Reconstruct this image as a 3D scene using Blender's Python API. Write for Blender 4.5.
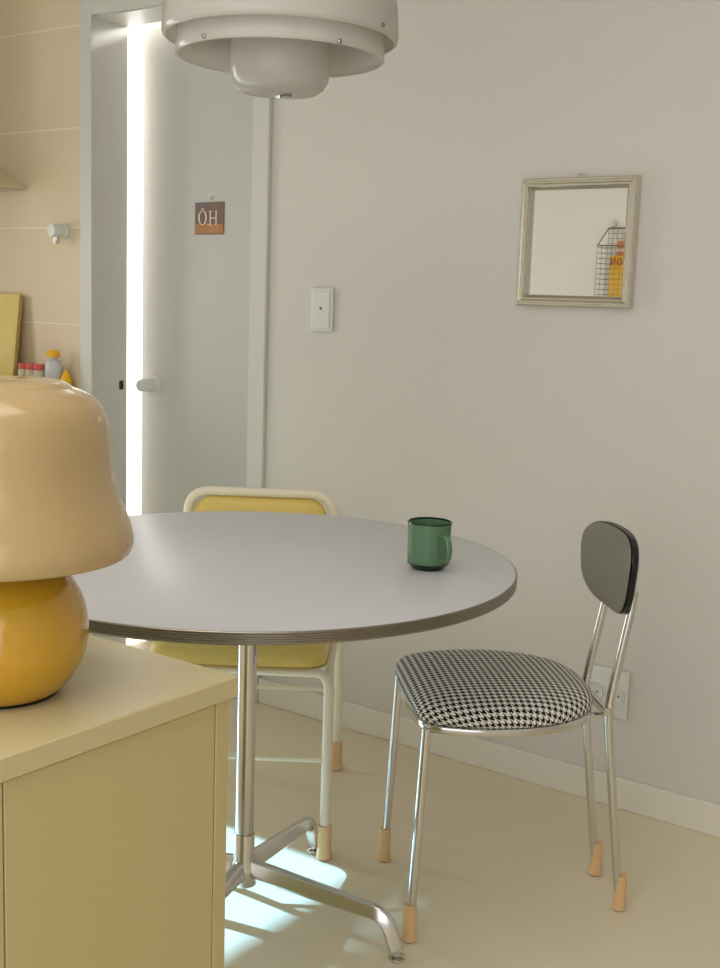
import bpy, bmesh, math
from math import sin, cos, pi, radians
from mathutils import Vector, Matrix

C = bpy.context.scene.collection
for o in list(bpy.data.objects): bpy.data.objects.remove(o)

# ------------------------------------------------------------------ camera
YAW, PITCH, ROLL = 0.62659, 0.15313, 0.03326
F = Vector((-sin(YAW)*cos(PITCH), cos(YAW)*cos(PITCH), -sin(PITCH)))
R0 = Vector((cos(YAW), sin(YAW), 0)); U0 = R0.cross(F)
R = cos(ROLL)*R0 + sin(ROLL)*U0; U = -sin(ROLL)*R0 + cos(ROLL)*U0
cam_d = bpy.data.cameras.new('camera'); cam = bpy.data.objects.new('camera', cam_d); C.objects.link(cam)
m = Matrix((R, U, -F)).transposed().to_4x4(); m.translation = (0, -2.6619, 1.2187)
cam.matrix_world = m
cam_d.sensor_fit = 'VERTICAL'; cam_d.sensor_height = 24; cam_d.lens = 24*1194.37/968
cam_d.clip_start = 0.02
bpy.context.scene.camera = cam

# ------------------------------------------------------------------ light
XL, XR, YF, ZC = -4.3, 1.3, -3.2, 2.4        # left wall, right wall, front wall, ceiling
w = bpy.data.worlds.new('world'); bpy.context.scene.world = w; w.use_nodes = True
w.node_tree.nodes['Background'].inputs['Color'].default_value = (0.80, 0.90, 1.0, 1)
w.node_tree.nodes['Background'].inputs['Strength'].default_value = 1.0
def area(name, loc, direction, sx, sy, power, col):
    l = bpy.data.lights.new(name, 'AREA'); l.shape = 'RECTANGLE'; l.size = sx; l.size_y = sy
    l.energy = power; l.color = col
    o = bpy.data.objects.new(name, l); C.objects.link(o); o.location = loc
    o.rotation_euler = Vector(direction).to_track_quat('-Z', 'Y').to_euler()
    return o
area('daylight_left_window', (XL-0.06, -1.10, 1.0), (1, -0.45, -0.2), 0.7, 1.7, 20, (1.0, 0.95, 0.90))
area('daylight_front_window', (-0.35, YF-0.10, 1.15), (0, 1, -0.6), 2.7, 1.7, 15.5, (1.0, 0.95, 0.88))
area('ceiling_fill', (-0.9, -2.3, 2.36), (0, 0, -1), 1.2, 1.2, 13.5, (1.0, 0.92, 0.83))  # added fill light without a fixture, lifts the floor and lower walls
area('bathroom_ceiling_lamp', (-2.9, 0.9, 2.28), (0, 0, -1), 0.9, 0.6, 75, (1.0, 1.0, 1.0))
sun = bpy.data.lights.new('sun', 'SUN'); sun.energy = 15; sun.angle = 0.010; sun.color = (0.32, 0.66, 1.0)
so = bpy.data.objects.new('sun', sun); C.objects.link(so)
so.rotation_euler = Vector((1, 0.02, -0.577)).to_track_quat('-Z', 'Y').to_euler()
vs = bpy.context.scene.view_settings
vs.view_transform = 'Standard'; vs.look = 'None'; vs.gamma = 1; vs.exposure = 0.0; vs.use_curve_mapping = False

# ------------------------------------------------------------------ materials
def srgb(r, g, b):
    f = lambda c: (c/255/12.92) if c/255 <= 0.04045 else ((c/255+0.055)/1.055)**2.4
    return (f(r), f(g), f(b), 1)
def mat(name, col, rough=0.5, metal=0.0, var=0.03, scale=30, bump=0.0, coat=0.0, trans=0.0, spec=0.5, ior=1.45, sss=0.0, sssr=0.02):
    m = bpy.data.materials.new(name); m.use_nodes = True
    nt = m.node_tree; b = nt.nodes['Principled BSDF']
    b.inputs['Roughness'].default_value = rough; b.inputs['Metallic'].default_value = metal
    b.inputs['Coat Weight'].default_value = coat; b.inputs['Transmission Weight'].default_value = trans
    b.inputs['Specular IOR Level'].default_value = spec; b.inputs['IOR'].default_value = ior
    if sss: b.inputs['Subsurface Weight'].default_value = sss; b.inputs['Subsurface Scale'].default_value = sssr
    tc = nt.nodes.new('ShaderNodeTexCoord'); n = nt.nodes.new('ShaderNodeTexNoise'); n.inputs['Scale'].default_value = scale
    nt.links.new(tc.outputs['Object'], n.inputs['Vector'])
    mx = nt.nodes.new('ShaderNodeMix'); mx.data_type = 'RGBA'
    c = col if len(col) == 4 else (*col, 1)
    mx.inputs['A'].default_value = [min(1, x*(1-var)) for x in c[:3]]+[1]
    mx.inputs['B'].default_value = [min(1, x*(1+var)) for x in c[:3]]+[1]
    nt.links.new(n.outputs['Fac'], mx.inputs['Factor']); nt.links.new(mx.outputs['Result'], b.inputs['Base Color'])
    if bump:
        bp = nt.nodes.new('ShaderNodeBump'); bp.inputs['Strength'].default_value = bump; bp.inputs['Distance'].default_value = 0.002
        nt.links.new(n.outputs['Fac'], bp.inputs['Height']); nt.links.new(bp.outputs['Normal'], b.inputs['Normal'])
    return m
def math_node(nt, op, a, b=None, c=None):
    n = nt.nodes.new('ShaderNodeMath'); n.operation = op
    for i, v in enumerate((a, b, c)):
        if v is None: continue
        if isinstance(v, (int, float)): n.inputs[i].default_value = v
        else: nt.links.new(v, n.inputs[i])
    return n.outputs[0]
def tile_mat(name, col, joint, ux, uy, px, py, ox, oy, wj, rough, var=0.03):
    """tiles laid on a grid: ux/uy the object axes, px/py the pitch, ox/oy a joint position, wj joint width"""
    m = mat(name, col, rough, var=var, scale=3)
    nt = m.node_tree; b = nt.nodes['Principled BSDF']
    tc = nt.nodes.new('ShaderNodeTexCoord'); sp = nt.nodes.new('ShaderNodeSeparateXYZ'); nt.links.new(tc.outputs['Object'], sp.inputs[0])
    def near(out, o, p):
        a = math_node(nt, 'SUBTRACT', out, o); a = math_node(nt, 'DIVIDE', a, p)
        a = math_node(nt, 'FRACT', a); a = math_node(nt, 'SUBTRACT', a, 0.5); a = math_node(nt, 'ABSOLUTE', a)
        return math_node(nt, 'GREATER_THAN', a, 0.5-wj/p/2)
    f = math_node(nt, 'MAXIMUM', near(sp.outputs[ux], ox, px), near(sp.outputs[uy], oy, py))
    mx = nt.nodes.new('ShaderNodeMix'); mx.data_type = 'RGBA'
    old = b.inputs['Base Color'].links[0].from_socket
    nt.links.new(old, mx.inputs['A']); mx.inputs['B'].default_value = joint; nt.links.new(f, mx.inputs['Factor'])
    nt.links.new(mx.outputs['Result'], b.inputs['Base Color'])
    bp = nt.nodes.new('ShaderNodeBump'); bp.inputs['Distance'].default_value = 0.001; bp.invert = True; bp.inputs['Strength'].default_value = 0.3
    nt.links.new(f, bp.inputs['Height']); nt.links.new(bp.outputs['Normal'], b.inputs['Normal'])
    return m
def houndstooth(name):
    m = mat(name, (0.8, 0.8, 0.8), 0.85, spec=0.2); nt = m.node_tree; b = nt.nodes['Principled BSDF']
    uv = nt.nodes.new('ShaderNodeUVMap'); sp = nt.nodes.new('ShaderNodeSeparateXYZ'); nt.links.new(uv.outputs[0], sp.inputs[0])
    T = 8/0.0132
    u = math_node(nt, 'MULTIPLY', sp.outputs[0], T); v = math_node(nt, 'MULTIPLY', sp.outputs[1], T)
    u = math_node(nt, 'FLOORED_MODULO' if False else 'ADD', u, 800); v = math_node(nt, 'ADD', v, 800)
    wd = math_node(nt, 'LESS_THAN', math_node(nt, 'MODULO', u, 8), 4)
    hd = math_node(nt, 'LESS_THAN', math_node(nt, 'MODULO', v, 8), 4)
    s = math_node(nt, 'ADD', math_node(nt, 'SUBTRACT', u, v), 1600); tw = math_node(nt, 'LESS_THAN', math_node(nt, 'MODULO', s, 4), 2)
    a = math_node(nt, 'MULTIPLY', wd, tw)
    b2 = math_node(nt, 'MULTIPLY', hd, math_node(nt, 'SUBTRACT', 1, tw)); f = math_node(nt, 'ADD', a, b2)
    mx = nt.nodes.new('ShaderNodeMix'); mx.data_type = 'RGBA'
    mx.inputs['A'].default_value = srgb(238, 234, 224); mx.inputs['B'].default_value = srgb(22, 22, 24)
    nt.links.new(f, mx.inputs['Factor']); nt.links.new(mx.outputs['Result'], b.inputs['Base Color'])
    return m

M = {}
M['wall'] = mat('wall_paint', srgb(216, 210, 202), 0.85, var=0.01, scale=60, bump=0.05, spec=0.2)
M['white_wall'] = mat('white_wall_paint', srgb(243, 241, 236), 0.85, var=0.01, scale=60, spec=0.2)
M['ceiling'] = mat('ceiling_paint', srgb(236, 234, 230), 0.9, var=0.01, spec=0.2)
M['floor'] = tile_mat('floor_tile', srgb(228, 216, 188), srgb(232, 224, 204), 0, 1, 0.6, 0.6, -1.09, -0.438, 0.0022, 0.42, var=0.02)
M['ktile'] = tile_mat('kitchen_tile', srgb(222, 204, 172), srgb(240, 228, 200), 0, 2, 0.6, 0.314, -3.65, 0.478, 0.004, 0.5, var=0.02)
M['trim'] = mat('trim_paint', srgb(212, 208, 200), 0.45, var=0.01)
M['door'] = mat('door_paint', srgb(199, 197, 191), 0.5, var=0.01)
M['bath'] = mat('bathroom_wall_white', (0.9, 0.9, 0.9), 0.6, var=0.01)
M['base'] = mat('baseboard_paint', srgb(230, 224, 211), 0.45, var=0.01)
M['chrome'] = mat('chrome', (0.66, 0.65, 0.63), 0.14, 1.0, var=0.02)
M['alu'] = mat('polished_aluminium', (0.72, 0.70, 0.67), 0.20, 1.0, var=0.03, scale=80)
M['edge'] = mat('ridged_edge_metal', (0.30, 0.27, 0.22), 0.35, 1.0, var=0.1)
M['white_lam'] = mat('white_laminate', srgb(206, 206, 209), 0.33, var=0.01)
M['felt'] = mat('tan_sleeve', srgb(230, 190, 140), 0.75, var=0.08, scale=60)
M['black_rubber'] = mat('black_rubber', (0.01, 0.01, 0.01), 0.5)
M['hound'] = houndstooth('houndstooth_fabric')
M['back_grey'] = mat('dark_grey_vinyl', srgb(112, 109, 98), 0.38, var=0.04, bump=0.08, scale=200)
M['black'] = mat('black_lacquer', (0.006, 0.006, 0.006), 0.25)
M['cream_metal'] = mat('cream_enamel', srgb(238, 229, 204), 0.3, var=0.02)
M['yellow_vinyl'] = mat('yellow_vinyl', srgb(228, 200, 110), 0.42, var=0.06, bump=0.1, scale=60)
M['cabinet'] = mat('cream_cabinet_lacquer', srgb(196, 179, 126), 0.45, var=0.01)
M['cabinet_sheen'] = mat('cream_cabinet_sheen', srgb(202, 187, 142), 0.34, var=0.01)  # body lacquer made paler: the top's sheen is put into the colour
M['green'] = mat('green_glaze', srgb(88, 124, 92), 0.18, var=0.05, coat=0.4)
M['dgreen'] = mat('dark_green_glaze', srgb(18, 46, 26), 0.2, var=0.05)
M['shade'] = mat('cream_glass', srgb(184, 157, 110), 0.22, var=0.02, coat=0.5, sss=0.3, sssr=0.03)
M['shade_rim'] = mat('pale_glass_rim', srgb(238, 226, 196), 0.2, coat=0.5)
M['amber'] = mat('amber_glass', srgb(204, 156, 40), 0.16, var=0.03, coat=0.6, sss=0.2, sssr=0.03)
M['white_plastic'] = mat('white_plastic', srgb(222, 220, 212), 0.35, var=0.01)
M['grey_plastic'] = mat('grey_plastic', srgb(110, 108, 100), 0.5)
M['steel'] = mat('screw_steel', (0.35, 0.33, 0.30), 0.3, 1.0)
M['frame'] = mat('champagne_frame', (0.72, 0.68, 0.60), 0.22, 1.0, var=0.04)
M['shaded_lip'] = mat('shaded_frame_lip', (0.34, 0.29, 0.22), 0.4, 0.7)  # frame lip darkened, its shade painted into the metal colour
M['mirror'] = mat('mirror_glass', (0.93, 0.93, 0.92), 0.0, 1.0, var=0.0)
M['board'] = mat('yellow_board', srgb(226, 200, 118), 0.5, var=0.05, scale=8)
M['board_edge'] = mat('board_edge_wood', srgb(190, 160, 96), 0.6, var=0.1)
M['hood'] = mat('ivory_hood_enamel', srgb(222, 206, 168), 0.4)
M['filter'] = mat('grease_filter', (0.6, 0.6, 0.56), 0.4, 0.8)
M['glass'] = mat('clear_glass', (0.95, 0.97, 0.96), 0.05, trans=1.0)
M['bottle'] = mat('hazy_bottle', (0.86, 0.86, 0.88), 0.25, trans=0.35)
fm = bpy.data.materials.new('dimming_pane'); fm.use_nodes = True; M['frosted'] = fm
_nt = fm.node_tree; _t = _nt.nodes.new('ShaderNodeBsdfTransparent'); _t.inputs[0].default_value = (0.45, 0.45, 0.43, 1)
_d = _nt.nodes.new('ShaderNodeBsdfTranslucent'); _d.inputs[0].default_value = (0.8, 0.8, 0.8, 1); _m = _nt.nodes.new('ShaderNodeMixShader')
_m.inputs[0].default_value = 0.25; _nt.links.new(_t.outputs[0], _m.inputs[1]); _nt.links.new(_d.outputs[0], _m.inputs[2])
_nt.links.new(_m.outputs[0], _nt.nodes['Material Output'].inputs['Surface'])
M['spice'] = mat('pale_spice', srgb(205, 195, 170), 0.9, var=0.3, scale=200)
M['red'] = mat('coral_lid', srgb(214, 96, 84), 0.45)
M['yellow'] = mat('yellow_plastic', srgb(250, 190, 20), 0.4)
M['card_brown'] = mat('card_brown', srgb(124, 102, 86), 0.6, var=0.15, scale=40)
M['card_orange'] = mat('card_orange', srgb(178, 124, 76), 0.6, var=0.3, scale=50)
M['card_dusk'] = mat('card_mauve', srgb(128, 104, 110), 0.6, var=0.2, scale=50)
M['ink_pink'] = mat('pale_pink_print', srgb(236, 214, 202), 0.6)
M['pouch'] = mat('yellow_pouch', srgb(244, 190, 40), 0.4, var=0.08)
M['ink_red'] = mat('red_print', srgb(190, 60, 30), 0.5)
M['packet'] = mat('orange_packet', srgb(224, 140, 90), 0.5, var=0.1)
M['wire'] = mat('bronze_wire', (0.22, 0.17, 0.13), 0.4, 0.8)
M['paper'] = mat('pale_magazine', srgb(226, 206, 210), 0.7)
def translucent(name, col):
    m = mat(name, col, 0.18, var=0.01, coat=0.3); nt = m.node_tree
    b = nt.nodes['Principled BSDF']; out = nt.nodes['Material Output']
    t = nt.nodes.new('ShaderNodeBsdfTranslucent'); t.inputs['Color'].default_value = col
    mx = nt.nodes.new('ShaderNodeMixShader'); mx.inputs[0].default_value = 0.5
    nt.links.new(b.outputs[0], mx.inputs[1]); nt.links.new(t.outputs[0], mx.inputs[2]); nt.links.new(mx.outputs[0], out.inputs['Surface'])
    return m
M['acrylic'] = translucent('milky_acrylic', srgb(234, 230, 224))

# ------------------------------------------------------------------ helpers
def link(name, verts, faces, m, parent=None, loc=(0, 0, 0), smooth=35, uv=None):
    me = bpy.data.meshes.new(name); me.from_pydata([tuple(v) for v in verts], [], faces); me.update()
    bm = bmesh.new(); bm.from_mesh(me); bmesh.ops.recalc_face_normals(bm, faces=bm.faces); bm.to_mesh(me); bm.free()
    if isinstance(m, (list, tuple)):
        for k in m: me.materials.append(k)
    else: me.materials.append(m)
    if smooth:
        for p in me.polygons: p.use_smooth = True
        me.set_sharp_from_angle(angle=radians(smooth))
    if uv:
        ul = me.uv_layers.new(name='UVMap')
        for l in me.loops: ul.data[l.index].uv = uv[l.vertex_index]
    o = bpy.data.objects.new(name, me); C.objects.link(o); o.location = loc
    if parent: o.parent = parent
    return o
class MB:
    def __init__(s): s.v = []; s.f = []
    def add(s, v, f):
        n = len(s.v); s.v += [Vector(x) for x in v]; s.f += [tuple(i+n for i in q) for q in f]; return s
    def box(s, x0, x1, y0, y1, z0, z1, bev=0.0, seg=2, mat4=None):
        bm = bmesh.new(); bmesh.ops.create_cube(bm, size=1)
        for v in bm.verts: v.co = Vector(((x0+x1)/2+v.co.x*(x1-x0), (y0+y1)/2+v.co.y*(y1-y0), (z0+z1)/2+v.co.z*(z1-z0)))
        if bev: bmesh.ops.bevel(bm, geom=list(bm.edges), offset=bev, segments=seg, profile=0.5, affect='EDGES')
        if mat4 is not None: bm.transform(mat4)
        bm.verts.index_update()
        s.add([v.co.copy() for v in bm.verts], [tuple(v.index for v in f.verts) for f in bm.faces]); bm.free(); return s
    def lathe(s, prof, n=48, center=(0, 0, 0), mat4=None):
        """prof = [(r, z)], closes on the axis where r == 0"""
        v = []; f = []; idx = []
        for r, z in prof:
            if r < 1e-6: idx.append([len(v)]); v.append(Vector((0, 0, z)))
            else:
                idx.append(list(range(len(v), len(v)+n)))
                v += [Vector((r*cos(2*pi*k/n), r*sin(2*pi*k/n), z)) for k in range(n)]
        for a, b in zip(idx, idx[1:]):
            for k in range(n):
                k2 = (k+1) % n
                if len(a) == 1 and len(b) == 1: continue
                if len(a) == 1: f.append((a[0], b[k], b[k2]))
                elif len(b) == 1: f.append((a[k], b[0], a[k2]))
                else: f.append((a[k], b[k], b[k2], a[k2]))
        M4 = mat4 if mat4 is not None else Matrix.Identity(4)
        c = Vector(center); return s.add([M4 @ x + c for x in v], f)
    def tube(s, pts, rad, n=16, sx=1.0, closed=False, cap=True):
        """tube through pts; rad scalar or list; parallel transport frame"""
        P = [Vector(p) for p in pts]; N = len(P); rr = rad if isinstance(rad, (list, tuple)) else [rad]*N
        T = []
        for i in range(N):
            if closed: t = P[(i+1) % N]-P[i-1]
            else: t = P[min(i+1, N-1)]-P[max(i-1, 0)]
            T.append(t.normalized())
        a = Vector((0, 0, 1)) if abs(T[0].z) < 0.9 else Vector((1, 0, 0))
        nrm = (a - T[0]*a.dot(T[0])).normalized(); v = []; f = []
        for i in range(N):
            nrm = (nrm - T[i]*nrm.dot(T[i])).normalized(); b = T[i].cross(nrm)
            for k in range(n):
                t = 2*pi*k/n; v.append(P[i]+nrm*cos(t)*rr[i]+b*sin(t)*rr[i]*sx)
        for i in range(N if closed else N-1):
            j = (i+1) % N
            for k in range(n): f.append((i*n+k, i*n+(k+1) % n, j*n+(k+1) % n, j*n+k))
        if not closed and cap:
            f.append(tuple(range(n))); f.append(tuple((N-1)*n+k for k in range(n)))
        return s.add(v, f)
    def build(s, name, m, parent=None, loc=(0, 0, 0), smooth=35): return link(name, s.v, s.f, m, parent, loc, smooth)
def fillet(pts, r, n=6):
    """round the inner corners of a polyline"""
    P = [Vector(p) for p in pts]; out = [P[0]]
    for a, b, c in zip(P, P[1:], P[2:]):
        d1 = (a-b); d2 = (c-b); l = min(r, d1.length*0.49, d2.length*0.49)
        p1 = b+d1.normalized()*l; p2 = b+d2.normalized()*l
        for k in range(n+1):
            t = k/n; out.append((1-t)**2*p1+2*t*(1-t)*b+t*t*p2)
    out.append(P[-1]); return out
def empty(name, label, cat, loc=(0, 0, 0), rz=0, group=None):
    o = bpy.data.objects.new(name, None); C.objects.link(o); o.location = loc; o.rotation_euler = (0, 0, rz)
    o.empty_display_size = 0.05
    return tag(o, label, cat, group)
def tag(o, label=None, cat=None, group=None, kind=None):
    if label: o['label'] = label
    if cat: o['category'] = cat
    if group: o['group'] = group
    if kind: o['kind'] = kind
    return o
def struct(name, mb, m, label=None, smooth=0):
    o = mb.build(name, m, smooth=smooth); o['kind'] = 'structure'
    if label: o['label'] = label
    return o

# ------------------------------------------------------------------ the room
W = 0.143
struct('floor', MB().box(XL-0.2, XR+0.2, YF-0.2, W, -0.1, 0).box(-3.8, -1.6, W, 2.0, -0.1, 0), M['floor'], 'beige large-format floor tiles')
struct('ceiling', MB().box(XL-0.2, XR+0.2, YF-0.2, 2.2, ZC, ZC+0.1), M['ceiling'], 'plain white ceiling')
wb = MB().box(XL-0.2, -3.023, 0, W, 0, ZC).box(-2.335, XR+0.2, 0, W, 0, ZC).box(-3.023, -2.335, 0, W, 2.071, ZC)
struct('wall_back', wb, M['wall'], 'smooth warm white wall with the mirror and the door')
LW = (-1.45, -0.72, 0.06, 1.90)      # left window: y0 y1 z0 z1
wl = MB().box(XL-0.2, XL, LW[1], 0, 0, ZC).box(XL-0.2, XL, YF-0.2, LW[0], 0, ZC).box(XL-0.2, XL, LW[0], LW[1], LW[3], ZC).box(XL-0.2, XL, LW[0], LW[1], 0, LW[2])
struct('wall_left', wl, M['white_wall'])
FW = (-1.75, 1.05, 0.10, 2.2)
wf = MB().box(XL, FW[0], YF-0.2, YF, 0, ZC).box(FW[1], XR+0.2, YF-0.2, YF, 0, ZC).box(FW[0], FW[1], YF-0.2, YF, 0, FW[2]).box(FW[0], FW[1], YF-0.2, YF, FW[3], ZC)
struct('wall_front', wf, M['white_wall'])
struct('wall_right', MB().box(XR, XR+0.2, YF, 0, 0, ZC), M['wall'])
struct('wall_kitchen', MB().box(XL, -3.074, -0.008, 0, 0, ZC), M['ktile'], 'cream tiled kitchen wall left of the door')
bath = MB().box(-3.8, -3.7, W, 2.0, 0, ZC).box(-1.7, -1.6, W, 2.0, 0, ZC).box(-3.8, -1.6, 1.9, 2.0, 0, ZC)
struct('wall_bathroom', bath, M['bath'], 'bright white bathroom wall behind the door')
struct('baseboard_back', MB().box(-2.273, XR, -0.012, 0, 0, 0.077, 0.002, 1), M['base'], 'low cream baseboard under the mirror wall')
struct('baseboard_right', MB().box(XR-0.010, XR, YF, -0.012, 0, 0.077), M['base'])

# window frames (left: balcony window with transom; front window)
def window(name, axis, pos, a0, a1, z0, z1, bars_a, bars_z, th=0.04, dp=0.06):
    mb = MB()
    def bx(p0, p1, q0, q1):
        if axis == 'x': mb.box(pos-dp, pos, p0, p1, q0, q1)
        else: mb.box(p0, p1, pos-dp, pos, q0, q1)
    bx(a0, a1, z0, z0+th); bx(a0, a1, z1-th, z1); bx(a0, a0+th, z0+th, z1-th); bx(a1-th, a1, z0+th, z1-th)
    zs = sorted([z0+th]+[v for z in bars_z for v in (z-th/2, z+th/2)]+[z1-th])
    for z in bars_z: bx(a0+th, a1-th, z-th/2, z+th/2)
    for a in bars_a:
        for q0, q1 in zip(zs[::2], zs[1::2]): bx(a-th/2, a+th/2, q0, q1)
    o = struct(name, mb, M['trim'], None); return o
window('window_1', 'x', XL, LW[0], LW[1], LW[2], LW[3], [], [1.73])
pane = struct('window_dimmer', MB().box(XL-0.034, XL-0.028, LW[0]+0.04, LW[1]-0.04, 1.75, LW[3]-0.04), M['frosted'])  # unseen pane, added to dim the upper strip of sunlight on the floor
window('window_2', 'y', YF, FW[0], FW[1], FW[2], FW[3], [-0.35], [])

# door: jamb lining, casing, leaf
T = MB()
T.box(-3.073, -3.0135, -0.013, 0, 0, 2.134, 0.002, 1).box(-2.335, -2.273, -0.016, 0, 0, 2.134, 0.002, 1).box(-3.0135, -2.335, -0.013, 0, 2.071, 2.134, 0.002, 1)
T.box(-3.024, -3.0135, -0.016, -0.0135, 0, 2.071)
struct('trim_1', T, M['trim'], 'white door casing around the doorway')
J = MB().box(-3.0232, -3.018, 0.0, W, 0, 2.071).box(-2.340, -2.3348, 0.0, W, 0, 2.071).box(-3.018, -2.340, 0.0, W, 2.066, 2.0712)
jo = struct('trim_2', J, M['trim'], 'white jamb lining inside the doorway')
MB().box(-3.0195, -3.0165, 0.109, 0.127, 0.893, 0.923).build('strike_slot', M['black_rubber'], jo, smooth=0)
th = radians(4.6)
door = empty('door_1', 'white bathroom door standing slightly ajar', 'door', (-2.330, 0.145, 0), pi-th)
del door['category']; door['kind'] = 'structure'
# leaf local: +x to the free edge, front face towards the room is +y (after the half turn)
MB().box(0, 0.678, -0.036, 0, 0.010, 2.062, 0.002, 1).build('door_leaf', M['door'], door)
kn = MB().lathe([(0, 0), (0.031, 0), (0.031, 0.006), (0.028, 0.011), (0.025, 0.014), (0.0235, 0.022), (0.0225, 0.045), (0.0215, 0.064), (0.0205, 0.071), (0.0170, 0.0755), (0.0100, 0.0775), (0, 0.0775)], 32,
     mat4=Matrix.Rotation(-pi/2, 4, 'X'))
k = kn.build('door_knob', M['white_plastic'], door, (0.597, 0, 0.912))
MB().lathe([(0, 0), (0.006, 0), (0.006, 0.0006), (0, 0.0006)], 20, mat4=Matrix.Rotation(-pi/2, 4, 'X')).build('lock_button', M['white_plastic'], k, (0, 0.0776, 0))

# card on the door with its hook (hangs on the leaf: own thing)
def on_leaf(s, z, d=0.0):
    return Vector((-2.330, 0.145, 0)) + Vector((-cos(th)*s, sin(th)*s, z)) + Vector((-sin(th)*d, -cos(th)*d, 0))
card = empty('photo_card', 'small brown photo card with pale letters fixed to the white door', 'card', on_leaf(0.344, 1.457, 0.0005), pi-th)
MB().box(-0.068, 0.068, 0, 0.003, -0.050, 0.050, 0.001, 1).build('card', M['card_brown'], card)
MB().box(-0.064, 0.064, 0.003, 0.0034, -0.047, -0.018).build('picture_band', M['card_orange'], card, smooth=0)['label'] = 'orange lower band of the picture'
MB().box(0.012, 0.064, 0.003, 0.0034, 0.028, 0.047).build('picture_corner', M['card_dusk'], card, smooth=0)['label'] = 'mauve upper corner of the picture'
def ring(cx, cz, rx, rz, t, y0, y1, n=28):
    v = []; f = []
    for k in range(n):
        a = 2*pi*k/n
        tt = t*(0.35+0.65*abs(cos(a)))
        for (q, y) in ((0, y0), (0, y1), (1, y1), (1, y0)):
            rx_, rz_ = rx-q*tt, rz-q*tt*0.6
            v.append((cx+rx_*cos(a), y, cz+rz_*sin(a)))
    for k in range(n):
        k2 = (k+1) % n
        for q in range(4): f.append((k*4+q, k*4+(q+1) % 4, k2*4+(q+1) % 4, k2*4+q))
    return v, f
# as seen from the room +x local is to the left
L = MB(); y0, y1 = 0.0034, 0.0042
L.add(*ring(0.030, 0.002, 0.0200, 0.023, 0.007, y0, y1))
L.box(0.024, 0.036, y0, y1, 0.028, 0.031)
L.box(0.002, 0.006, y0, y1, -0.021, -0.016)
for (a, b) in ((-0.009, -0.004), (-0.036, -0.031)):
    L.box(a, b, y0, y1, -0.021, 0.022); L.box(a-0.003, b+0.003, y0, y1, -0.022, -0.0195); L.box(a-0.003, b+0.003, y0, y1, 0.0205, 0.023)
L.box(-0.032, -0.008, y0, y1, -0.001, 0.002)
L.build('lettering', M['ink_pink'], card, smooth=0)
MB().lathe([(0, 0), (0.005, 0), (0.005, 0.008), (0.003, 0.011), (0, 0.0115)], 16, mat4=Matrix.Rotation(-pi/2, 4, 'X')).build('pin', M['white_plastic'], card, (-0.008, 0, 0.062))

# ------------------------------------------------------------------ kitchen corner
wt = MB().box(XL+0.002, -3.090, -0.62, -0.010, 0.872, 0.904, 0.003, 2).build('worktop', M['cabinet']); tag(wt, 'kitchen worktop along the tiled wall left of the door', 'worktop')
kc = empty('kitchen_base_cabinet', 'cream base cabinets under the kitchen worktop by the door', 'cabinet', (-3.695, -0.30, 0))
MB().box(-0.595, 0.595, -0.27, 0.285, 0.0, 0.8715).build('body', M['cabinet'], kc, smooth=0)
for i in range(2):
    d = MB().box(-0.592+i*0.593, -0.002+i*0.593, -0.290, -0.2705, 0.10, 0.868, 0.002, 1).build('door', M['cabinet'], kc)
    MB().box(-0.06, 0.06, -0.018, -0.0, -0.005, 0.005, 0.002, 1).build('handle', M['chrome'], d, (-0.297+i*0.593, -0.2905, 0.80))
# range hood
hx0, hx1, hy0, hz = -3.936, -3.336, -0.50, 1.543
hood = empty('range_hood', 'pale sloped range hood at the left edge above the yellow board', 'range hood', (-3.636, -0.25, hz))
def loft(rects):
    v = []; f = []
    for (x0, x1, y0, y1, z) in rects: v += [(x0, y0, z), (x1, y0, z), (x1, y1, z), (x0, y1, z)]
    for i in range(len(rects)-1):
        for k in range(4): f.append((i*4+k, i*4+(k+1) % 4, i*4+4+(k+1) % 4, i*4+4+k))
    f.append((0, 1, 2, 3)); n = len(rects)*4; f.append((n-4, n-3, n-2, n-1)); return v, f
MB().add(*loft([(-0.3, 0.3, -0.25, 0.24, 0.004), (-0.3, 0.3, -0.25, 0.24, 0.008), (-0.11, 0.11, -0.02, 0.24, 0.096)])).build('canopy', M['hood'], hood, smooth=0)
MB().box(-0.29, 0.29, -0.24, 0.232, 0.0, 0.004).build('filter', M['filter'], hood, smooth=0)
MB().box(-0.105, 0.105, -0.015, 0.24, 0.096, ZC-hz-0.003).build('duct', M['hood'], hood, smooth=0)
# gas valve / wall fitting
vv = empty('gas_valve', 'small white valve fitting on the kitchen tiles between hood and door', 'valve', (-3.150, -0.0085, 1.408))
RX = Matrix.Rotation(pi/2, 4, 'X')
MB().lathe([(0, 0), (0.024, 0), (0.024, 0.010), (0.020, 0.014), (0, 0.014)], 28, mat4=RX).build('rosette', M['white_plastic'], vv)
MB().lathe([(0, 0.014), (0.020, 0.014), (0.022, 0.022), (0.022, 0.050), (0.018, 0.058), (0, 0.060)], 28, mat4=RX).build('body', M['white_plastic'], vv)
MB().box(-0.035, -0.020, -0.045, -0.022, -0.010, 0.012, 0.004, 2).build('lever', M['packet'], vv)['label'] = 'pinkish lever'
MB().lathe([(0, -0.042), (0.008, -0.042), (0.010, -0.036), (0.010, -0.020), (0, -0.018)], 20, center=(0.0, -0.036, 0)).build('outlet_nut', M['chrome'], vv)
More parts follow.
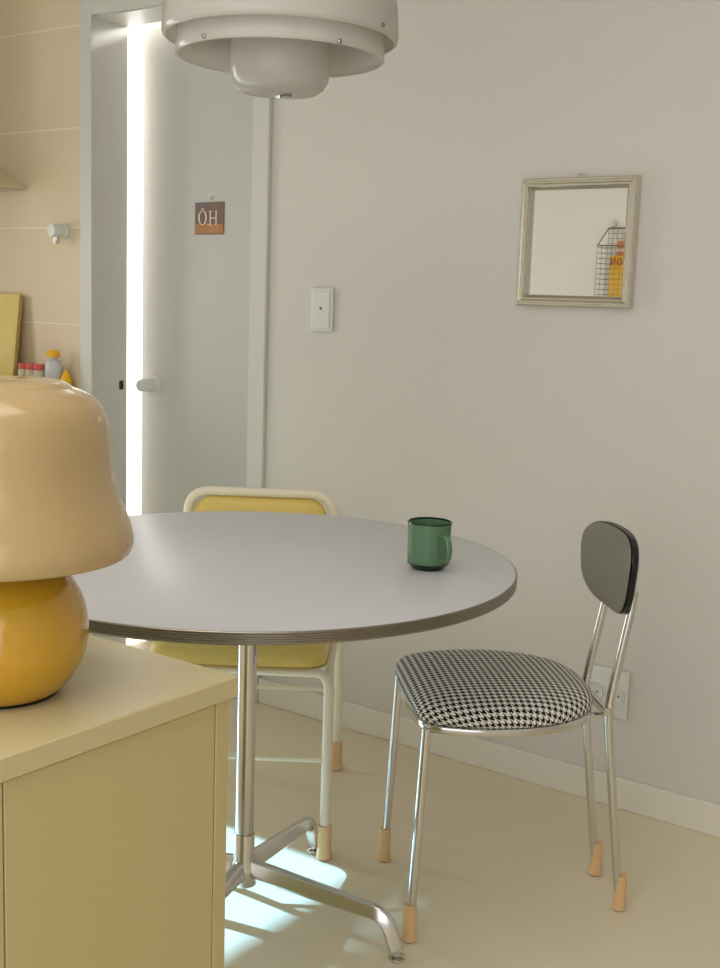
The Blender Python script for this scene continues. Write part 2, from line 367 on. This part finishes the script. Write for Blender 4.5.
# cutting board leaning on the tiles
cb = MB().box(-0.11, 0.11, -0.0075, 0.0075, 0.0, 0.296, 0.006, 2)
t = math.atan2(0.034, 0.290)
o = empty('cutting_board', 'tall yellow cutting board leaning on the tiled wall', 'cutting board', (-3.462, -0.062, 0.9050))
b = cb.build('board', M['board'], o); b.rotation_euler = (-t+0.0, 0, 0)
e = MB().box(0.1101, 0.1125, -0.0070, 0.0070, 0.006, 0.290, 0.001, 1).build('edge_band', M['board_edge'], b)
def jar(x, y, label, lid='red'):
    j = empty('spice_jar', label, 'jar', (x, y, 0.9042), 0, 'spice jars on the worktop')
    MB().lathe([(0, 0), (0.0175, 0), (0.019, 0.004), (0.019, 0.042), (0.016, 0.048), (0, 0.048)], 24).build('jar_body', M['spice'], j)
    MB().lathe([(0, 0.0482), (0.0175, 0.0482), (0.0180, 0.052), (0.0180, 0.064), (0.016, 0.067), (0, 0.067)], 24).build('lid', M[lid], j)
jar(-3.284, -0.075, 'leftmost spice jar with coral lid, next to the yellow board')
jar(-3.243, -0.075, 'middle spice jar with coral lid on the worktop')
jar(-3.202, -0.075, 'rightmost spice jar with coral lid, beside the clear bottle')
bo = empty('clear_bottle', 'clear bottle with a bright yellow cap behind the lamp shade', 'bottle', (-3.155, -0.055, 0.9042))
MB().lathe([(0, 0), (0.026, 0), (0.028, 0.004), (0.028, 0.060), (0.024, 0.078), (0.013, 0.088), (0.012, 0.094), (0, 0.094)], 28).build('bottle_body', M['bottle'], bo)
MB().lathe([(0, 0.0942), (0.020, 0.0942), (0.021, 0.098), (0.020, 0.110), (0.014, 0.116), (0, 0.118)], 24).build('cap', M['yellow'], bo)
MB().box(-0.034, -0.018, -0.005, 0.005, 0.100, 0.108, 0.002, 1).build('spout', M['yellow'], bo)
sq = empty('squeeze_bottle', 'yellow cone-tipped squeeze bottle at the worktop end by the door', 'bottle', (-3.109, -0.042, 0.9042))
MB().lathe([(0, 0), (0.018, 0), (0.019, 0.003), (0.019, 0.014), (0.018, 0.018), (0, 0.018)], 24).build('bottle_body', M['yellow'], sq)
MB().lathe([(0, 0.0182), (0.018, 0.0182), (0.017, 0.028), (0.008, 0.046), (0.004, 0.054), (0, 0.055)], 24).build('nozzle', M['yellow'], sq)

# ------------------------------------------------------------------ things on the back wall
sw = empty('light_switch', 'white single light switch on the wall right of the door', 'light switch', (-2.0715, -0.0002, 1.187))
MB().box(-0.038, 0.038, -0.011, 0, -0.060, 0.060, 0.003, 2).build('plate', M['white_plastic'], sw)
r_ = MB().box(-0.030, 0.030, -0.0145, -0.0112, -0.052, 0.050, 0.0012, 1).build('rocker', M['white_plastic'], sw)
MB().box(-0.004, 0.004, -0.0150, -0.0146, 0.000, 0.008).build('indicator', M['grey_plastic'], r_, smooth=0)
ot = empty('wall_outlet', 'white double wall outlet behind the houndstooth chair', 'outlet', (-1.156, -0.0002, 0.287))
MB().box(-0.060, 0.060, -0.010, 0, -0.060, 0.060, 0.003, 2).build('plate', M['white_plastic'], ot)
for sx in (-0.028, 0.028):
    s_ = MB().lathe([(0.0, 0), (0.019, 0), (0.019, 0.002), (0.021, 0.006), (0.024, 0.006), (0.024, 0.0)], 28, mat4=RX).build('socket', M['white_plastic'], ot, (sx, -0.0102, -0.004))
    for dz in (-0.008, 0.008):
        MB().lathe([(0, 0), (0.0028, 0), (0.0028, 0.0006), (0, 0.0006)], 12, mat4=RX).build('pin_hole', M['grey_plastic'], s_, (dz, -0.0021, 0))
# mirror: x -1.461..-1.158, z 1.223..1.519
mx0, mx1, mz0, mz1 = -0.1505, 0.1505, -0.152, 0.152
mi = empty('wall_mirror', 'square wall mirror in a stepped champagne metal frame', 'mirror', (-1.3045, -0.0005, 1.370))
prof = [(0.000, 0.0), (0.000, -0.020), (0.003, -0.023), (0.0065, -0.023), (0.008, -0.019), (0.011, -0.0185), (0.0165, -0.0225), (0.0195, -0.0225), (0.0215, -0.017), (0.0225, -0.016), (0.0225, -0.009), (0.0225, 0.0)]
v = []; f = []
for (d, y) in prof:
    v += [(mx0+d, y, mz0+d), (mx1-d, y, mz0+d), (mx1-d, y, mz1-d), (mx0+d, y, mz1-d)]
n = len(prof)
for i in range(n):
    j = (i+1) % n
    for k in range(4): f.append((i*4+k, i*4+(k+1) % 4, j*4+(k+1) % 4, j*4+k))
link('mirror_frame', v, f, M['frame'], mi, smooth=20)
v = []; f = []
pr2 = [(0.0226, -0.0155), (0.0262, -0.0145), (0.0268, -0.0062), (0.0226, -0.0062)]
for (d, y) in pr2: v += [(mx0+d, y, mz0+d), (mx1-d, y, mz0+d), (mx1-d, y, mz1-d), (mx0+d, y, mz1-d)]
for i in range(4):
    for k in range(4): f.append((i*4+k, i*4+(k+1) % 4, (i+1) % 4*4+(k+1) % 4, (i+1) % 4*4+k))
link('inner_lip', v, f, M['shaded_lip'], mi, smooth=0)
MB().box(mx0+0.0227, mx1-0.0227, -0.006, -0.003, mz0+0.0227, mz1-0.0227).build('mirror_glass', M['mirror'], mi, smooth=0)
MB().tube([(0.011, -0.004, 0.153), (0.011, -0.006, 0.161), (0.0, -0.006, 0.165), (-0.011, -0.006, 0.161), (-0.011, -0.004, 0.153)], 0.002, 8).build('hanging_ring', M['white_plastic'], mi)

# ------------------------------------------------------------------ wire basket seen in the mirror (on the front wall)
rk = empty('wire_basket', 'bronze wire wall basket reflected in the mirror', 'basket', (-2.48, YF+0.002, 1.30))
g = MB(); wr = 0.0010; bx0, bx1 = -0.215, 0.215; dpt = 0.13
ztop, zf, zb = 0.325, 0.230, -0.12
def rod(a, b, r=wr): g.tube([a, b], r, 6)
for i in range(18):
    x = bx0+(bx1-bx0)*i/17
    rod((x, 0.004, zb), (x, 0.004, ztop)); rod((x, dpt, zb), (x, dpt, zf)); rod((x, 0.004, zb), (x, dpt, zb))
for i in range(18):
    z = zb+(ztop-zb)*i/17; rod((bx0, 0.004, z), (bx1, 0.004, z))
    if z < zf: rod((bx0, dpt, z), (bx1, dpt, z)); rod((bx0, 0.004, z), (bx0, dpt, z)); rod((bx1, 0.004, z), (bx1, dpt, z))
g.build('wire_grid', M['wire'], rk, smooth=60)
g = MB(); g.tube([(bx0, dpt, zf), (bx1, dpt, zf), (bx1, 0.006, ztop), (bx0, 0.006, ztop)], 0.0038, 8, closed=True); g.build('rim', M['wire'], rk, smooth=60)
for sx in (-0.190, 0.190):
    MB().lathe([(0, 0.0), (0.013, 0.0), (0.016, 0.012), (0.012, 0.022), (0, 0.024)], 20, mat4=Matrix.Rotation(-pi/2, 4, 'X')).build('hanging_knob', M['white_plastic'], rk, (sx, 0.0, ztop+0.020))
po = empty('yellow_pouch', 'yellow pouch with red letters standing in the wire basket', 'pouch', (-2.525, YF+0.105, 1.182))
MB().box(-0.10, 0.10, -0.020, 0.018, 0.0, 0.300, 0.008, 2).build('pouch', M['pouch'], po)
# letters ON face the room (+y); reading order runs towards -x
L = MB(); y0, y1 = 0.0182, 0.0190
def letter_o(cx, cz, w_, h_, t_):
    v, f = ring(cx, cz, w_/2, h_/2, t_, y0, y1); L.add(v, f)
letter_o(-0.048, 0.268, 0.030, 0.036, 0.008)
nx = -0.082
L.box(nx-0.013, nx-0.007, y0, y1, 0.250, 0.286).box(nx+0.007, nx+0.013, y0, y1, 0.250, 0.286)
L.add([(nx+0.013, y0, 0.286), (nx+0.007, y0, 0.286), (nx-0.013, y0, 0.250), (nx-0.007, y0, 0.250), (nx+0.013, y1, 0.286), (nx+0.007, y1, 0.286), (nx-0.013, y1, 0.250), (nx-0.007, y1, 0.250)],
      [(0, 1, 2, 3), (4, 5, 6, 7), (0, 1, 5, 4), (1, 2, 6, 5), (2, 3, 7, 6), (3, 0, 4, 7)])
L.build('lettering', M['ink_red'], po, smooth=0)
pk = empty('orange_packet', 'orange packet standing behind the yellow pouch in the basket', 'packet', (-2.53, YF+0.060, 1.182))
MB().box(-0.085, 0.085, -0.018, 0.018, 0.0, 0.375, 0.006, 2).build('packet', M['packet'], pk)
MB().box(-0.085, 0.085, 0.0182, 0.0188, 0.320, 0.335).build('stripe', M['paper'], pk, smooth=0)['label'] = 'pale stripe across the packet'

# ------------------------------------------------------------------ round table
TX, TY = -1.4575, -0.9954
tb = empty('round_table', 'round white pedestal table with metal edge and four-arm polished base', 'table', (TX, TY, 0))
MB().lathe([(0, 0.7300), (0.4975, 0.7300), (0.4985, 0.7295), (0.4985, 0.7085), (0, 0.7085)], 128).build('table_top', M['white_lam'], tb)
ep = [(0.4987, 0.7292), (0.5005, 0.7292)]
for i in range(5):
    z = 0.7280-i*0.0038; ep += [(0.5016, z), (0.5016, z-0.0022), (0.5006, z-0.0030)]
ep += [(0.5000, 0.7085), (0.4987, 0.7085), (0.4987, 0.7292)]
MB().lathe(ep, 128).build('edge_band', M['edge'], tb)
MB().lathe([(0, 0.7080), (0.060, 0.7080), (0.060, 0.703), (0.0, 0.703)], 40).build('mounting_plate', M['black_rubber'], tb)
MB().lathe([(0, 0.7025), (0.0178, 0.7025), (0.0178, 0.182), (0, 0.182)], 40).build('column', M['chrome'], tb)
MB().lathe([(0, 0.1815), (0.0195, 0.1815), (0.0200, 0.180), (0.0205, 0.135), (0.026, 0.115), (0.030, 0.095), (0.027, 0.078), (0, 0.074)], 40).build('hub', M['alu'], tb)
AZ = 0.22462
for i in range(4):
    a = AZ+i*pi/2
    path = fillet([(0.012, 0, 0.112), (0.06, 0, 0.108), (0.304, 0, 0.083), (0.3275, 0, 0.020)], 0.030, 8)
    N = len(path); mb = MB()
    # tapered arm with a ridged trapezoid section
    sec = [(-1.0, -0.55), (-0.55, 0.75), (-0.25, 1.0), (0.25, 1.0), (0.55, 0.75), (1.0, -0.55), (0.6, -1.0), (-0.6, -1.0)]
    v = []; f = []
    tot = [0]
    for p, q in zip(path, path[1:]): tot.append(tot[-1]+(q-p).length)
    for j, p in enumerate(path):
        tt = tot[j]/tot[-1]
        tg = (path[min(j+1, N-1)]-path[max(j-1, 0)]).normalized(); up = Vector((-tg.z, 0, tg.x))
        if up.z < 0 and tt < 0.5: up = -up
        wd = 0.0175*(1-tt)+0.0130*tt
        hh = 0.0190*(1-tt)+0.0125*tt
        for (a_, b_) in sec: v.append(p+Vector((0, 1, 0))*a_*wd+up*b_*hh)
    ns = len(sec)
    for j in range(N-1):
        for k in range(ns): f.append((j*ns+k, j*ns+(k+1) % ns, (j+1)*ns+(k+1) % ns, (j+1)*ns+k))
    f.append(tuple(range(ns))); f.append(tuple((N-1)*ns+k for k in range(ns)))
    arm = link('leg', v, f, M['alu'], tb, smooth=50); arm.rotation_euler = (0, 0, a)
    MB().lathe([(0, 0), (0.015, 0), (0.0172, 0.003), (0.0165, 0.006), (0.008, 0.009), (0.007, 0.022), (0, 0.022)], 24).build('glide', M['chrome'], arm, (0.3280, 0, 0.0))

# mug on the table
mg = empty('green_mug', 'glossy green mug standing near the right edge of the round table', 'mug', (-1.166, -0.827, 0.7302), radians(-22))
MB().lathe([(0, 0.0), (0.026, 0.0), (0.0275, 0.003), (0.030, 0.006), (0.0385, 0.012), (0.0400, 0.020), (0.0402, 0.050), (0.0405, 0.082), (0.0413, 0.086), (0.0405, 0.0880),
            (0.0388, 0.0870), (0.0378, 0.080), (0.0375, 0.020), (0.033, 0.010), (0, 0.008)], 56).build('mug_body', M['green'], mg)
MB().lathe([(0.0402, 0.0852), (0.0418, 0.0862), (0.0412, 0.0884), (0.0395, 0.0892), (0.0380, 0.0880), (0.0385, 0.0855), (0.0402, 0.0852)], 56).build('rim', M['dgreen'], mg)['label'] = 'dark glazed rim'
MB().lathe([(0.0, -0.0), (0.0282, 0.0), (0.031, 0.004), (0.0385, 0.0105), (0.0398, 0.0120), (0.0386, 0.0121), (0.0280, 0.004), (0, 0.0005)], 56).build('foot', M['dgreen'], mg)['label'] = 'dark glazed foot'
hp = fillet([(0.038, 0, 0.066), (0.058, 0, 0.068), (0.065, 0, 0.046), (0.060, 0, 0.024), (0.038, 0, 0.022)], 0.014, 8)
MB().tube(hp, 0.0040, 14, sx=1.5).build('handle', M['green'], mg, smooth=60)

# ------------------------------------------------------------------ chairs
def sleeve(parent, x, y, h, name='leg_sleeve', rt=0.0125, rb=0.0145):
    # ribbed tan sleeve over a chair foot
    n = 48; v = []; f = []
    pr = [(rt, h), (rt, h*0.85), (rt*1.0, h*0.6), (rt*0.98, h*0.35), (rb*0.97, h*0.12), (rb, h*0.04), (rb, 0.0022)]
    for j, (r, z) in enumerate(pr):
        for k in range(n):
            rr = r*(1+(0.035 if k % 2 else -0.035)*(1 if 0 < j < 4 else 0)); a = 2*pi*k/n
            v.append((rr*cos(a), rr*sin(a), z))
    for j in range(len(pr)-1):
        for k in range(n): f.append((j*n+k, j*n+(k+1) % n, (j+1)*n+(k+1) % n, (j+1)*n+k))
    f.append(tuple(range(n))); f.append(tuple((len(pr)-1)*n+k for k in range(n)))
    o = link(name, v, f, M['felt'], parent, (x, y, 0), smooth=50)
    o['label'] = 'ribbed tan foot sleeve'
    MB().lathe([(0, 0), (rb*0.8, 0), (rb*0.85, 0.0022), (0, 0.0022)], 24).build('foot_pad', M['black_rubber'], parent, (x, y, 0))
    return o

# --- chrome chair with the houndstooth seat; local +y is its front
sc = empty('dining_chair', 'chrome dining chair with houndstooth seat and small dark oval backrest', 'chair', (-0.944, -0.42, 0), math.atan2(0.727, -0.687))
for s_ in (-1, 1):
    lg = MB().tube([(s_*0.167, 0.452, 0.006), (s_*0.161, 0.434, 0.425)], 0.0088, 18).build('front_leg', M['chrome'], sc, smooth=60)
    sleeve(lg, s_*0.167, 0.452, 0.074)
    rp = fillet([(s_*0.0755, 0.0, 0.006), (s_*0.0755, 0.052, 0.425), (s_*0.072, 0.014, 0.640), (s_*0.0715, 0.0125, 0.668)], 0.05, 8)
    lg = MB().tube(rp, 0.0088, 18).build('rear_leg', M['chrome'], sc, smooth=60)
    sleeve(lg, s_*0.0755, 0.0, 0.074)
half = [(0, .452), (.095, .448), (.156, .435), (.184, .385), (.198, .300), (.188, .212), (.146, .134), (.084, .090), (0, .080)]
ctrl = half + [(-x, y) for x, y in half[-2:0:-1]]
def catmull(P, n):
    out = []; N = len(P)
    for i in range(N):
        p0, p1, p2, p3 = [Vector((*P[(i+d) % N], 0)) for d in (-1, 0, 1, 2)]
        for k in range(n):
            t = k/n
            out.append(0.5*((2*p1)+(p2-p0)*t+(2*p0-5*p1+4*p2-p3)*t*t+(3*p1-p0-3*p2+p3)*t**3))
    return out
OUT = catmull(ctrl, 6); CT = Vector((0, 0.265, 0))
def pad(rings, name, m, parent, uvs=False, closed_bottom=True):
    v = []; f = []; uv = []; n = len(OUT); arc = None
    # arc length measured from the centre outwards (last ring is nearest the centre)
    L = [0]*len(rings)
    for i in range(len(rings)-2, -1, -1):
        ds = (rings[i][0]-rings[i+1][0])*0.2; dz = rings[i][1]-rings[i+1][1]
        L[i] = L[i+1]+math.hypot(ds, dz)
    base = rings[-1][0]*0.2
    for i, (s, z) in enumerate(rings):
        for p in OUT:
            q = CT+(p-CT)*s; v.append((q.x, q.y, z))
            k = (L[i]+base)/0.2; w_ = (p-CT)*k; uv.append((w_.x, w_.y))
    for i in range(len(rings)-1):
        for k in range(n): f.append((i*n+k, i*n+(k+1) % n, (i+1)*n+(k+1) % n, (i+1)*n+k))
    v.append((CT.x, CT.y, rings[-1][1])); uv.append((0, 0)); c = len(v)-1
    for k in range(n): f.append(((len(rings)-1)*n+k, (len(rings)-1)*n+(k+1) % n, c))
    if closed_bottom: f.append(tuple(range(n)))
    return link(name, v, f, m, parent, smooth=60, uv=uv if uvs else None)
pad([(0.93, .4355), (1.00, .4365), (1.018, .441), (1.025, .449), (1.01, .459), (0.97, .469), (0.90, .476), (0.79, .482), (0.62, .4865), (0.42, .4888), (0.2, .4897), (0.05, .490)], 'seat', M['hound'], sc, uvs=True)['label'] = 'domed seat pad in black and white houndstooth'
pad([(0.96, .418), (1.0, .419), (1.01, .424), (1.01, .431), (1.0, .4345), (0.5, .4350)], 'seat_rim', M['chrome'], sc)
br = MB().box(-0.086, 0.086, 0.049, 0.064, 0.417, 0.434, 0.002, 1)
br.box(-0.080, -0.064, 0.0642, 0.128, 0.4145, 0.4175).box(0.064, 0.080, 0.0642, 0.128, 0.4145, 0.4175)
br.build('rear_bracket', M['chrome'], sc)
# backrest: rounded oval plate, ends curved forward
def oval(name, hw, hh, y0, yc, layers, m, zc=0.701, e=3.0, n=72):
    v = []; f = []
    for (s, dy) in layers:
        for k in range(n):
            a = 2*pi*k/n; c, d = cos(a), sin(a)
            x = hw*s*abs(c)**(2/e)*(1 if c > 0 else -1); z = hh*s*abs(d)**(2/e)*(1 if d > 0 else -1)
            x *= 1+0.10*(z/hh)       # a little wider at the top
            v.append((x, y0+dy+yc*(x/hw)**2-0.06*z, zc+z))
    for i in range(len(layers)-1):
        for k in range(n): f.append((i*n+k, i*n+(k+1) % n, (i+1)*n+(k+1) % n, (i+1)*n+k))
    for i in (0, len(layers)-1):
        zc_ = zc; v.append((0, y0+layers[i][1], zc_)); c = len(v)-1
        for k in range(n): f.append((i*n+k, i*n+(k+1) % n, c))
    return link(name, v, f, m, sc, smooth=45)
oval('backrest_shell', 0.148, 0.083, 0.018, 0.018, [(0.3, 0.0), (0.7, 0.0), (0.95, 0.001), (1.0, 0.004), (1.0, 0.0135), (0.985, 0.0155), (0.7, 0.0155), (0.3, 0.0155)], M['black'])['label'] = 'black back shell and edge'
oval('backrest', 0.145, 0.0805, 0.034, 0.018, [(0.3, 0.0), (0.7, 0.0), (0.97, 0.0), (1.0, 0.0015), (0.995, 0.003), (0.96, 0.0045), (0.7, 0.006), (0.3, 0.0065)], M['back_grey'])['label'] = 'dark grey front face'

# --- yellow chair with the cream tube frame; local +y is its front
yc = empty('padded_chair', 'cream tube frame chair with yellow padded seat and back behind the round table', 'chair',
           (-1.494-0.826*0.205-0.564*0.2535, -0.687-0.564*0.205+0.826*0.2535, 0), math.atan2(-0.564, -0.826))
hw = 0.205; yf, yb = 0.2535, -0.2535; rt_ = 0.0115
fl = MB().tube(fillet([(-hw, yf, 0.008), (-hw, yf, 0.421), (hw, yf, 0.421), (hw, yf, 0.008)], 0.035, 8), [rt_ if abs(q.x) > hw-0.012 else 0.0085 for q in fillet([(-hw, yf, 0.008), (-hw, yf, 0.421), (hw, yf, 0.421), (hw, yf, 0.008)], 0.035, 8)], 18).build('front_frame', M['cream_metal'], yc, smooth=60)
for s_ in (-1, 1): sleeve(fl, s_*hw, yf, 0.078, rt=0.0150, rb=0.0175)
bl = MB().tube(fillet([(-hw, yb, 0.008), (-hw, yb, 0.45), (-0.174, yb, 0.727), (0.190, yb, 0.727), (hw, yb, 0.45), (hw, yb, 0.008)], 0.055, 10), rt_, 18).build('back_frame', M['cream_metal'], yc, smooth=60)
for s_ in (-1, 1): sleeve(bl, s_*hw, yb, 0.078, rt=0.0150, rb=0.0175)
for s_ in (-1, 1):
    MB().tube([(s_*(hw-0.004), yf-0.0125, 0.408), (s_*(hw-0.004), yb+0.0125, 0.408)], 0.009, 14).build('side_rail', M['cream_metal'], yc, smooth=60)
MB().tube([(-hw+0.0118, yf, 0.226), (hw-0.0118, yf, 0.226)], 0.0058, 14).build('front_stretcher', M['cream_metal'], yc, smooth=60)
MB().tube([(-hw+0.0118, yb, 0.215), (hw-0.0118, yb, 0.215)], 0.0058, 14).build('rear_stretcher', M['cream_metal'], yc, smooth=60)
def cushion(name, hx, hy, rc, layers, m, parent, loc, rot=None, bulge=0.0, n=10):
    """rounded rectangle cushion; layers = [(inset, z)]"""
    v = []; f = []; cnt = 0
    def outline(ins):
        o = []; x = hx-ins; y = hy-ins; r = max(0.004, rc-ins)
        for cx, cy, a0 in ((x-r, y-r, 0), (-x+r, y-r, pi/2), (-x+r, -y+r, pi), (x-r, -y+r, 3*pi/2)):
            for k in range(n+1):
                a = a0+pi/2*k/n; o.append([cx+r*cos(a), cy+r*sin(a)])
        res = []
        for i, p in enumerate(o):
            q = o[(i+1) % len(o)]; res.append(p)
            if math.hypot(q[0]-p[0], q[1]-p[1]) > 0.05:
                for k in range(1, 12): res.append([p[0]+(q[0]-p[0])*k/12, p[1]+(q[1]-p[1])*k/12])
        return res
    for ins, z in layers:
        ol = outline(ins); cnt = len(ol)
        for x, y in ol: v.append((x, y+(bulge*(1-(x/hx)**2) if y > 0 else 0), z))
    for i in range(len(layers)-1):
        for k in range(cnt): f.append((i*cnt+k, i*cnt+(k+1) % cnt, (i+1)*cnt+(k+1) % cnt, (i+1)*cnt+k))
    f.append(tuple(range(cnt))); f.append(tuple((len(layers)-1)*cnt+k for k in range(cnt)))
    o = link(name, v, f, m, parent, loc, smooth=50)
    if rot: o.rotation_euler = rot
    return o
cushion('seat', 0.196, 0.236, 0.05, [(0.012, 0.4345), (0.002, 0.436), (0.0, 0.441), (0.0, 0.446), (0.003, 0.460), (0.010, 0.470), (0.03, 0.478), (0.07, 0.483), (0.12, 0.485)], M['yellow_vinyl'], yc, (0, 0.018, -0.0045), bulge=0.012)
cushion('seat_piping', 0.1975, 0.2375, 0.051, [(0.003, 0.4330), (0.0, 0.4345), (0.0, 0.4375), (0.003, 0.4390)], M['board_edge'], yc, (0, 0.018, -0.0045), bulge=0.012)
cushion('backrest', 0.168, 0.130, 0.045, [(0.006, -0.016), (0.0, -0.012), (0.0, 0.004), (0.006, 0.012), (0.02, 0.017), (0.05, 0.020)], M['yellow_vinyl'], yc, (0.008, yb, 0.584), rot=(pi/2, 0, pi))

# ------------------------------------------------------------------ cabinet in the foreground with the lamp
CX, CY, CZ = -0.9785, -1.560, 0.74
cab = empty('sideboard', 'low cream lacquered cabinet in the left foreground under the table lamp', 'cabinet', (CX-0.24, CY-0.36, 0))
def cl(x0, x1, y0, y1, z0, z1, b=0.001): return (x0-(CX-0.24), x1-(CX-0.24), y0-(CY-0.36), y1-(CY-0.36), z0, z1, b, 1)
MB().box(*cl(CX-0.50, CX, CY-0.75, CY, CZ-0.028, CZ, 0.0018)).build('top', M['cabinet_sheen'], cab)
bx_ = CX-0.0065; by1 = CY-0.010; by0 = CY-0.74
b = MB().box(*cl(CX-0.49, bx_, by1-0.0235, by1, 0, CZ-0.0285)).box(*cl(CX-0.49, bx_, by0, by0+0.0235, 0, CZ-0.0285))
b.box(*cl(CX-0.49, bx_-0.020, by0+0.0236, by1-0.0236, 0.06, CZ-0.0286)).box(*cl(CX-0.48, bx_-0.02, by0+0.0236, by1-0.0236, 0, 0.0595))
b.build('body', M['cabinet'], cab)
dy0 = by0+0.0236+0.0015; dy1 = by1-0.0236-0.0015; mid = by1-0.0236-0.3235
for (a, c) in ((mid+0.001, dy1), (dy0, mid-0.001)):
    MB().box(*cl(bx_-0.0195, bx_-0.0003, a, c, 0.062, CZ-0.0305)).build('door', M['cabinet'], cab)

lp = empty('table_lamp', 'mushroom table lamp with cream glass shade and amber globe base', 'lamp', (-1.150, -1.794, CZ))
sph = [(0, 0.003)]+[(0.0660, 0.003), (0.0700, 0.0045)]
for k in range(1, 25):
    a = radians(-46+ (90+46-12)*k/24); sph.append((0.1035*cos(a), 0.0785+0.1015*sin(a)*1.0))
sph.append((0.020, 0.180)); sph.append((0, 0.180))
MB().lathe(sph, 72).build('globe_base', M['amber'], lp)
MB().lathe([(0, 0.0), (0.0665, 0.0), (0.0685, 0.0029), (0, 0.0029)], 64).build('foot_ring', M['black_rubber'], lp)
outp = [(0.1500, 0.1700), (0.1535, 0.1735), (0.1560, 0.182), (0.1555, 0.192), (0.1510, 0.209), (0.1440, 0.227), (0.1375, 0.245), (0.1330, 0.264), (0.1305, 0.284), (0.1290, 0.305),
        (0.1265, 0.322), (0.1230, 0.3355), (0.1165, 0.3475), (0.1070, 0.3565), (0.0955, 0.3625), (0.0850, 0.3668), (0.0790, 0.3708), (0.0735, 0.3735), (0.0, 0.3745)]
inn = [(0.0, 0.3705), (0.0700, 0.3695), (0.0880, 0.3595), (0.1100, 0.346), (0.1165, 0.334), (0.1220, 0.320), (0.1245, 0.305), (0.1260, 0.284), (0.1285, 0.264), (0.1330, 0.245), (0.1395, 0.227), (0.1465, 0.209), (0.1505, 0.192), (0.1505, 0.176), (0.1500, 0.1700)]
def smooth_profile(P, n=5):
    out = []
    for i in range(len(P)-1):
        a = P[max(i-1, 0)]; b = P[i]; c = P[i+1]; d = P[min(i+2, len(P)-1)]
        for k in range(n):
            t = k/n
            out.append(tuple(0.5*(2*b[j]+(c[j]-a[j])*t+(2*a[j]-5*b[j]+4*c[j]-d[j])*t*t+(3*b[j]-a[j]-3*c[j]+d[j])*t**3) for j in (0, 1)))
    return out+[P[-1]]
MB().lathe(smooth_profile(outp[:-1])+[outp[-1]]+inn, 128).build('lamp_shade', M['shade'], lp, smooth=60)
MB().lathe([(0, 0.1802), (0.016, 0.1802), (0.016, 0.215), (0.010, 0.220), (0.010, 0.362), (0.030, 0.365), (0.030, 0.3700), (0, 0.3700)], 32).build('lamp_holder', M['chrome'], lp)

# ------------------------------------------------------------------ pendant over the table
pn = empty('pendant_lamp', 'tiered milky white pendant lamp hanging above the round table', 'lamp', (-1.4290, -0.972, 1.572))
def shell(pr, t):   # pr outer profile bottom->top; returns closed thin shell
    inner = [(max(r-t, 0), z) for r, z in pr][::-1]
    return pr+inner+[pr[0]]
MB().lathe(shell([(0.2035, 0.0930), (0.2070, 0.0960), (0.2085, 0.1020), (0.2080, 0.1150), (0.2055, 0.150), (0.2000, 0.185), (0.1900, 0.205), (0.170, 0.218), (0.060, 0.235), (0.030, 0.240)], 0.003), 96).build('outer_shade', M['acrylic'], pn, smooth=50)
MB().lathe(shell([(0.1825, 0.0625), (0.1850, 0.0655), (0.1845, 0.078), (0.1820, 0.110), (0.1790, 0.150)], 0.003), 96).build('middle_shade', M['acrylic'], pn, smooth=50)
MB().lathe([(0, 0.001), (0.040, 0.0015), (0.066, 0.0050), (0.079, 0.0135), (0.0865, 0.027), (0.0890, 0.042), (0.0895, 0.150), (0.0865, 0.150), (0.0860, 0.042), (0.0835, 0.029), (0.077, 0.0165), (0.065, 0.0080), (0.04, 0.0045), (0, 0.004)], 72).build('inner_bowl', M['acrylic'], pn, smooth=50)
MB().lathe([(0, -0.005), (0.006, -0.005), (0.007, -0.001), (0.007, 0.0008), (0, 0.0008)], 20).build('finial', M['chrome'], pn)
MB().box(0.010, 0.026, -0.006, 0.004, -0.004, 0.0009, 0.001, 1).build('catch', M['steel'], pn)
for k in range(3):
    a = radians(100+120*k); MB().tube([(0.0893*cos(a), 0.0893*sin(a), 0.138), (0.1788*cos(a), 0.1788*sin(a), 0.138)], 0.002, 8).build('spacer_rod', M['steel'], pn)
    MB().tube([(0.1822*cos(a+0.5), 0.1822*sin(a+0.5), 0.118), (0.2045*cos(a+0.5), 0.2045*sin(a+0.5), 0.118)], 0.002, 8).build('spacer_rod', M['steel'], pn)
vd = math.atan2(-1.688, 1.4315)
for da, r, z in ((-0.62, 0.2090, 0.140), (-0.10, 0.2075, 0.150), (-0.15, 0.1842, 0.122), (0.95, 0.2095, 0.103), (-0.75, 0.1852, 0.0680), (0.55, 0.1852, 0.0660), (2.6, 0.1852, 0.070)):
    a = vd+da
    MB().lathe([(0, 0), (0.0042, 0), (0.0042, 0.002), (0.002, 0.004), (0, 0.004)], 14, mat4=Matrix.Rotation(a, 4, 'Z') @ Matrix.Rotation(pi/2, 4, 'Y')).build('screw', M['steel'], pn, (r*cos(a), r*sin(a), z))
MB().lathe([(0, 0.241), (0.022, 0.241), (0.020, 0.262), (0.008, 0.285), (0, 0.285)], 28).build('cap', M['white_plastic'], pn)
MB().tube([(0, 0, 0.2852), (0, 0, ZC-1.572-0.0262)], 0.003, 12).build('cord', M['white_plastic'], pn)
MB().lathe([(0, ZC-1.572-0.026), (0.045, ZC-1.572-0.026), (0.05, ZC-1.572-0.020), (0.05, ZC-1.572-0.0002), (0, ZC-1.572-0.0002)], 36).build('ceiling_rose', M['white_plastic'], pn)
